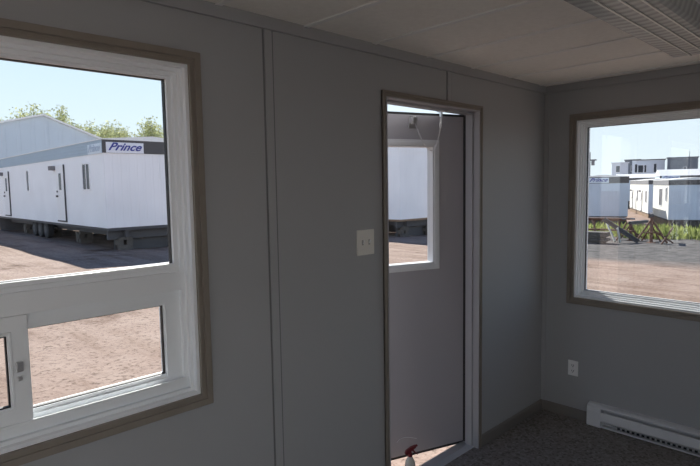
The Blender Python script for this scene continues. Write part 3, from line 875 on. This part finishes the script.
def hitch(label, x, y, rz, post_h, spread):
    """landing jack with its A-frame tongue"""
    r = thing('trailer_hitch', label, 'trailer hitch', (x, y, gz(x)), rz, 'rusty hitches left in front of the trailers')
    MB().tube((0, 0, .0), (0, 0, post_h), .075, .065, n=10).tube((0, 0, -.03), (0, 0, .04), .2, n=12).build('jack_post', M['rust'], r)
    for s_ in (-1, 1):
        MB().tube((-.1, s_ * spread, .03), (0, s_ * .05, post_h * .78), .045, n=8).build('brace', M['rust'], r)
        MB().tube((.9, s_ * spread * .6, .03), (.02, s_ * .04, post_h * .55), .04, n=8).build('brace', M['rust'], r)
    MB().tube((-.1, -spread * .62, .5), (-.1, spread * .62, .5), .035, n=8).build('crossbar', M['rust'], r)
    MB().box(-.08, 1.6, -.07, .07, post_h - .12, post_h + .02).build('tongue_beam', M['frame_steel'], r)
    return r


hitch('tall rusty jack post with splayed braces in front of the green weeds', 28.2, 8.40, math.radians(17), 1.36, .66)
hitch('lower rusty hitch frame left of the tall jack post', 29.0, 9.6, math.radians(-10), .95, .5)
# loose beams leaning
lb1 = thing('steel_beam', 'dark steel beam leaning diagonally beside the rusty hitch', 'beam', (27.6, 8.95, gz(27.6)))
bm_ = MB(); mt_ = Matrix.Rotation(math.radians(20), 4, 'Z') @ Matrix.Rotation(math.radians(35), 4, 'X')
bm_.box(-.10, .10, -.1, 1.75, .05, .10, mt_).box(-.10, .10, -.1, 1.75, .20, .25, mt_).box(-.02, .02, -.1, 1.75, .10, .20, mt_); bm_.build('web', M['frame_steel'], lb1)
lb2 = MB(); lb2.tube((27.0, 9.62, gz(27.0) + .05), (27.8, 10.4, gz(27.8) + 1.1), .05, n=10)
tag(lb2.build('leaning_pipe', M['pipe']), 'pale green pipe leaning up left of the dark beam', 'pipe')
lb2 = MB(); lb2.tube((26.9, 9.35, gz(26.9) + .04), (26.8, 9.45, gz(26.8) + .72), .05, n=10)
tag(lb2.build('upright_post', M['pipe']), 'short pale post standing below the leaning pipe', 'post')
# stack of planks and tyres at the left edge of the far window
for i in range(5):
    bb = MB(); ax = random.Random(i).uniform(-.1, .1)
    bb.box(-.35, .35, -1.0, 1.0, 0, .10)
    o = bb.build('timber_plank', M['timber'], bevel=.008); o.location = (26.0, 10.65 + ax, gz(26.0) + .01 + i * .105); o.rotation_euler = (0, 0, math.radians(12 + 30 * ax))
    tag(o, ['bottom grey plank of the stack at left edge of the end window', 'second grey plank from the bottom of the window edge stack', 'middle grey plank of the stack at the window edge',
            'second grey plank from the top of the window edge stack', 'topmost grey plank of the stack at left edge of end window'][i], 'plank', 'stacked planks')
for i, (x, y) in enumerate(((27.2, 12.0), (26.5, 13.1), (28.3, 12.9))):
    q = MB(); q.torus((0, 0, .16), Matrix.Identity(3), .36, .16, 1.0, 20, 8)
    o = q.build('old_tyre', M['tyre'], smooth=True)
    if 1: o.location = (x, y, gz(x))
    tag(o, ['old black tyre lying nearest the window edge behind the planks', 'old black tyre lying right of another behind the planks', 'old black tyre lying farthest back behind two others'][i], 'tyre', 'old tyres behind the planks')
for i, (x, y, dx, dy, dz, lb_) in enumerate((
        (28.1, 9.95, .1, -.45, .95, 'rusty scrap bar leaning left behind the leaning pipe'),
        (27.5, 7.75, .7, -.25, .75, 'rusty scrap bar slanting at right of the tall jack post'),
        (28.7, 7.6, -.3, .7, .55, 'short rusty scrap bar crossing behind the tall jack post'),
        (27.9, 10.75, .5, .5, 1.0, 'thin rusty scrap bar leaning left toward the pipe rack'))):
    q = MB(); q.tube((0, 0, .03), (dx, dy, dz), .04, n=8)
    o = q.build('scrap_bar', M['rust']); o.location = (x, y, gz(x)); tag(o, lb_, 'metal bar', 'rusty scrap bars in front of the weeds')
fr = thing('pipe_rack', 'low rusty pipe rack behind the plank stack at window left', 'rack', (29.6, 11.6, gz(29.6)), math.radians(17))
for yy in (-1.2, 0, 1.2):
    MB().tube((0, yy, -.05), (0, yy, 1.0), .04, n=8).build('upright', M['rust'], fr)
for zz in (.45, .98):
    MB().tube((0, -1.5, zz), (0, 1.5, zz + .03), .05, n=8).build('rail', M['rust'], fr)
for i in range(4):
    MB().tube((-.06 - .09 * i, -1.9 + .2 * i, 1.06), (-.06 - .09 * i, 1.7 + .1 * i, 1.09), .045, n=8).build('pipe', M['rust' if i % 2 else 'pole'], fr)

# ------------------------------------------------------------------ light
wd_ = bpy.data.worlds.new('sky'); S.world = wd_; wd_.use_nodes = True
N, K = wd_.node_tree.nodes, wd_.node_tree.links
tc = N.new('ShaderNodeTexCoord'); sx = N.new('ShaderNodeSeparateXYZ'); K.new(tc.outputs['Generated'], sx.inputs[0])
r = N.new('ShaderNodeValToRGB'); K.new(sx.outputs['Z'], r.inputs['Fac'])
el = r.color_ramp.elements
el[0].position = 0; el[0].color = (.80, .89, .94, 1)
el[1].position = 1; el[1].color = (.03, .08, .25, 1)
for ps, cl in ((.08, (.74, .855, .935)), (.23, (.60, .775, .91)), (.33, (.34, .54, .78)), (.46, (.10, .21, .46))):
    q = el.new(ps); q.color = (*cl, 1)
# unseen sky behind the camera, brightened to fill the room and shaded trailer faces
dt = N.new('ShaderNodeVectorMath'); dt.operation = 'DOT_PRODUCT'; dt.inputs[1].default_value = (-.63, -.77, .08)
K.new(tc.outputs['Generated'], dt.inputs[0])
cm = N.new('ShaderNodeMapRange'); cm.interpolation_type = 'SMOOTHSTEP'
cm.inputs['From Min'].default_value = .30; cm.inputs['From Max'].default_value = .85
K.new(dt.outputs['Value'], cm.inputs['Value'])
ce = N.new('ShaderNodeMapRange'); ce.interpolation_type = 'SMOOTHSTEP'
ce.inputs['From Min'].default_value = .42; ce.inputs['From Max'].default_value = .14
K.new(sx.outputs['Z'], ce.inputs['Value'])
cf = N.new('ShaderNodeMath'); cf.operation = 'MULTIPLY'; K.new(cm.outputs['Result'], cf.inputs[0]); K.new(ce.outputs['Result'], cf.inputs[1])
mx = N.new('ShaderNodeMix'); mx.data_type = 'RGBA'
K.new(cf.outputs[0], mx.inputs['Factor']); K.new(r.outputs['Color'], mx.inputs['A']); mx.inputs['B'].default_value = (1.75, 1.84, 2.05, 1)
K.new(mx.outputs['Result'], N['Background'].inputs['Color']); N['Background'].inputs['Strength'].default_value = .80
sl = bpy.data.lights.new('sun', 'SUN'); sl.energy = 6.2; sl.angle = math.radians(.53); sl.color = (1, .955, .89)
so = bpy.data.objects.new('sun', sl); COL.objects.link(so)
dv = Vector((math.cos(SUN_AZ) * math.cos(SUN_EL), math.sin(SUN_AZ) * math.cos(SUN_EL), math.sin(SUN_EL)))
so.rotation_euler = dv.to_track_quat('Z', 'Y').to_euler(); so.location = (0, 0, 20)

# ------------------------------------------------------------------ camera
yaw, pitch, roll = (math.radians(a) for a in (45.755, -4.871, .932))
F = Vector((math.cos(yaw) * math.cos(pitch), math.sin(yaw) * math.cos(pitch), math.sin(pitch)))
R = Vector((math.sin(yaw), -math.cos(yaw), 0)); D = F.cross(R)
r_ = R * math.cos(roll) + D * math.sin(roll); d_ = D * math.cos(roll) - R * math.sin(roll)
cd = bpy.data.cameras.new('camera'); cd.sensor_width = 36; cd.lens = 542.3 / 700 * 36; cd.clip_start = .02; cd.clip_end = 2000
co = bpy.data.objects.new('camera', cd); COL.objects.link(co)
mw = Matrix((r_, -d_, -F)).transposed().to_4x4(); mw.translation = (0, 0, 1.68)
co.matrix_world = mw
S.camera = co

S.view_settings.view_transform = 'Standard'; S.view_settings.look = 'None'
S.view_settings.exposure = .68; S.view_settings.gamma = 1; S.view_settings.use_curve_mapping = False
c = S.cycles
c.use_denoising = True; c.max_bounces = 14; c.diffuse_bounces = 8; c.glossy_bounces = 6; c.transparent_max_bounces = 24; c.transmission_bounces = 8
c.sample_clamp_indirect = 6; c.caustics_reflective = False; c.caustics_refractive = False
